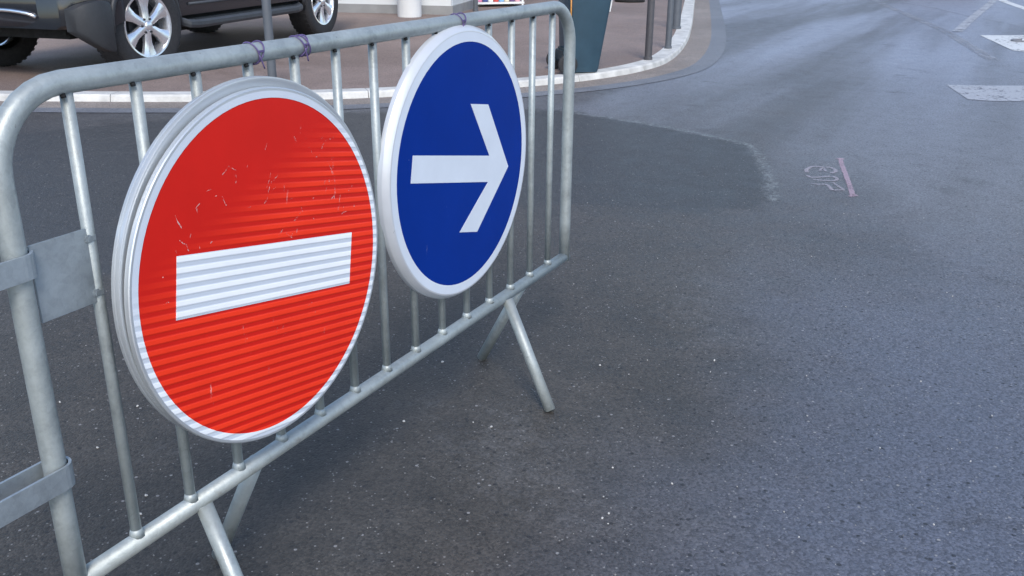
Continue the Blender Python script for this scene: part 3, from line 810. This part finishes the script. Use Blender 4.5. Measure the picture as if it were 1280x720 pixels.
# wheelie bin seen from its side
pb = gz(722, 89, SG)
bang = math.atan2(r2.y, r2.x) + math.radians(14)
bin_ = thing('wheelie_bin', 'dark teal wheeled bin standing at the kerb behind the barrier end', 'bin', (pb.x, pb.y, SG), bang); bin_.scale = (.9, .9, .9)
m = MB()
def rect(x0, x1, hy, z, r=.03):
    pts = []
    for (cx, cy, a0) in ((x1-r, hy-r, 0), (x0+r, hy-r, 90), (x0+r, -hy+r, 180), (x1-r, -hy+r, 270)):
        for k in range(4): a = math.radians(a0+30*k); pts.append(V(cx+r*math.cos(a), cy+r*math.sin(a), z))
    return pts
m.loft([rect(-.135, .155, .19, .015), rect(-.145, .165, .195, .05), rect(-.165, .275, .235, .80), rect(-.185, .30, .25, .81), rect(-.185, .30, .25, .86)], 0, True, True)
m.build('body', M['bin'], bin_, sharp=40)
m = MB(); m.loft([rect(-.20, .32, .26, .862), rect(-.20, .32, .26, .885), rect(-.15, .26, .21, .935), rect(-.08, .18, .14, .945)], 0, True, True); m.build('lid', M['bin_dark'], bin_, sharp=40)
for sgn in (1, -1):
    m = MB(); m.lathe([(0, -.026), (.045, -.026), (.05, -.02), (.085, -.024), (.098, -.016), (.10, 0), (.098, .016), (.085, .024), (0, .024)], 32, c=(-.175, sgn*.215, .10)); m.build('wheel', M['rubber'], bin_, sharp=40)
m = MB(); m.tube([(-.175, -.21, .10), (-.175, .21, .10)], .014, 10); m.box((-.155, 0, .17), (.09, .30, .14), bevel=.02); m.build('axle', M['bin_dark'], bin_)
m = MB(); m.tube([(-.19, -.20, .84), (-.26, -.20, .86), (-.26, .20, .86), (-.19, .20, .84)], .016, 10); m.build('handle', M['bin_dark'], bin_)
m = MB(); m.tube([(-.158, -.232, .46), (-.165, -.242, .80)], .008, 8); m.build('orange_strip', M['orange'], bin_)
m = MB(); m.prism([(.262, -.16, .60), (.262, .16, .60), (.292, .16, .80), (.292, -.16, .80)], (.012, 0, -.002)); m.build('notice_plate', M['white_paint'], bin_)

# ------------------------------------------------------------------ shop corner behind the car
WX, WY = 11.95, 6.62
shop = thing('shop_building', 'pale shop building with grey plinth behind the parked car', 'building', (WX, WY, SG), math.radians(16.5))
Lx, Ly, H = 9.0, 7.0, 6.5
m = MB()
m.box((Lx/2, Ly/2, H/2), (Lx, Ly, H)); m.build('wall', M['wall'], shop)
m = MB(); m.box((Lx/2, Ly/2, .065), (Lx+.06, Ly+.06, .13)); m.build('plinth', M['plinth'], shop)
m = MB(); m.box((Lx/2, Ly/2, H+.12), (Lx+.7, Ly+.7, .24)); m.build('roof', M['roof'], shop)
for k in range(3):
    x = 1.6+k*2.8
    f = MB(); f.box((x, -.03, 1.75), (2.1, .10, 2.2)); fo = f.build('window', M['frame'], shop)
    f = MB(); f.box((x, -.085, 1.75), (1.94, .02, 2.04)); f.build('pane', M['shopglass'], fo)
for k in range(3):
    for z in (4.9,):
        x = 1.6+k*2.8
        f = MB(); f.box((x, -.03, z), (1.1, .10, 1.5)); fo = f.build('window', M['frame'], shop)
        f = MB(); f.box((x, -.085, z), (.96, .02, 1.36)); f.build('pane', M['shopglass'], fo)
for k in range(2):
    y = 1.9+k*3.2
    f = MB(); f.box((-.03, y, 1.9), (.10, 1.5, 1.7)); fo = f.build('window', M['frame'], shop)
    f = MB(); f.box((-.085, y, 1.9), (.02, 1.36, 1.56)); f.build('pane', M['shopglass'], fo)
m = MB(); m.box((1.6+1.4, -.55, 3.15), (6.6, 1.1, .06), rot=Matrix.Rotation(math.radians(12), 3, 'X')); m.build('awning', M['white_paint'], shop)

p = gz(562, 18, SG)
m = MB(); m.lathe([(0, -.03), (.085, -.03), (.085, 0), (.052, .02), (.052, 2.6), (.07, 2.62), (0, 2.66)], 24, axis='z')
o = m.build('awning_post', M['white_paint'], None, sharp=40); o.location = (p.x, p.y, SG)
tag(o, 'slim white post at the corner of the pale shop', 'post')

p = gz(515, 22, SG)
pl = thing('round_planter', 'white cylindrical planter standing in front of the pale shop wall', 'planter', (p.x+.12, p.y+.12, SG))
m = MB(); m.lathe([(0, .0), (.172, .0), (.178, .02), (.180, .62), (.192, .64), (.192, .68), (.165, .68), (.165, .60)], 48, axis='z'); m.build('pot', M['white_paint'], pl, sharp=40)
m = MB(); m.lathe([(.166, .63), (0, .65)], 32, axis='z'); m.build('soil', M['soil'], pl)
m = MB()
for k in range(420):
    a = random.uniform(0, 2*PI); e = random.uniform(-.3, 1.4); r = .26*random.random()**.4
    c = V(r*math.cos(a)*math.cos(e), r*math.sin(a)*math.cos(e), .86 + r*1.2*math.sin(e))
    q = Quaternion((random.gauss(0,1), random.gauss(0,1), random.gauss(0,1)), random.uniform(0, 6)); s_ = random.uniform(.02, .04)
    m.poly([c + q @ V(-s_, 0, 0), c + q @ V(0, -s_*.4, 0), c + q @ V(s_, 0, .004), c + q @ V(0, s_*.4, 0)])
for k in range(6): m.tube([(0, 0, .63), (.08*math.cos(k), .08*math.sin(k), .8), (.16*math.cos(k), .16*math.sin(k), .95)], .006, 5)
m.build('shrub', M['leaf'], pl, recalc=False)

# goods on a low stand beside the shop
p0 = gz(598, 9, SG); p1 = gz(652, 8, SG)
dv = (p1-p0); ang = math.atan2(dv.y, dv.x); ln = dv.length
st = thing('display_stand', 'low white display stand with coloured goods outside the shop', 'display stand', (p0.x, p0.y, SG), ang)
m = MB()
m.box((ln/2, .25, .06), (ln+.1, .5, .03)); m.box((ln/2, .25, .50), (ln+.1, .5, .025)); m.build('shelf', M['white_paint'], st)
for x in (-.02, ln+.02):
    for y in (.02, .48):
        m = MB(); m.box((x, y, .5), (.03, .03, 1.0)); m.build('upright', M['white_paint'], st)
cols = [('pink', (.62, .22, .36)), ('navy blue', (.05, .07, .24)), ('white', (.75, .76, .76)), ('red', (.60, .06, .05)), ('sky blue', (.22, .42, .66)), ('cream', (.66, .58, .44)), ('dark purple', (.14, .06, .20)), ('rose', (.66, .34, .40))]
for k, (nm, c) in enumerate(cols):
    m = MB(); wd = ln/len(cols)*.86; h = .24+.05*((k*7) % 4)/3
    m.box((0, 0, h/2), (wd, .30, h), bevel=.008); m.box((0, -.151, h*.6), (wd*.6, .006, h*.3), 1)
    o = m.build('goods_box', [plain('goods_'+nm.replace(' ', '_'), c, .5), M['white_paint']])
    loc = Matrix.Rotation(ang, 3, 'Z') @ V(ln*(k+.5)/len(cols), .22, .075)
    o.location = (p0.x+loc.x, p0.y+loc.y, SG+loc.z); o.rotation_euler = (0, 0, ang)
    tag(o, nm + ' box on the lower shelf of the display stand', 'goods', 'coloured boxes on the display stand')
p = gz(578, 9, SG)
cb = thing('cardboard_box', 'open brown cardboard box on the ground by the white corner post', 'box', (p.x+.1, p.y+.1, SG), .4)
m = MB(); m.box((0, 0, .12), (.20, .22, .24)); m.build('carton', M['card'], cb)
for sgn in (1, -1):
    m = MB(); m.box((sgn*.14, 0, .265), (.10, .22, .006), rot=Matrix.Rotation(-sgn*.5, 3, 'Y')); m.build('flap', M['card'], cb)
p = gz(787, 2, SG)
m = MB(); m.lathe([(0, 0), (.27, 0), (.28, .02), (.26, .05), (.08, .075), (.03, .09), (.03, .32), (0, .32)], 40, axis='z')
o = m.build('weighted_base', M['black'], None, sharp=40); o.location = (p.x, p.y, SG)
tag(o, 'dark round weighted base on the brown pavement beyond the bin', 'base')
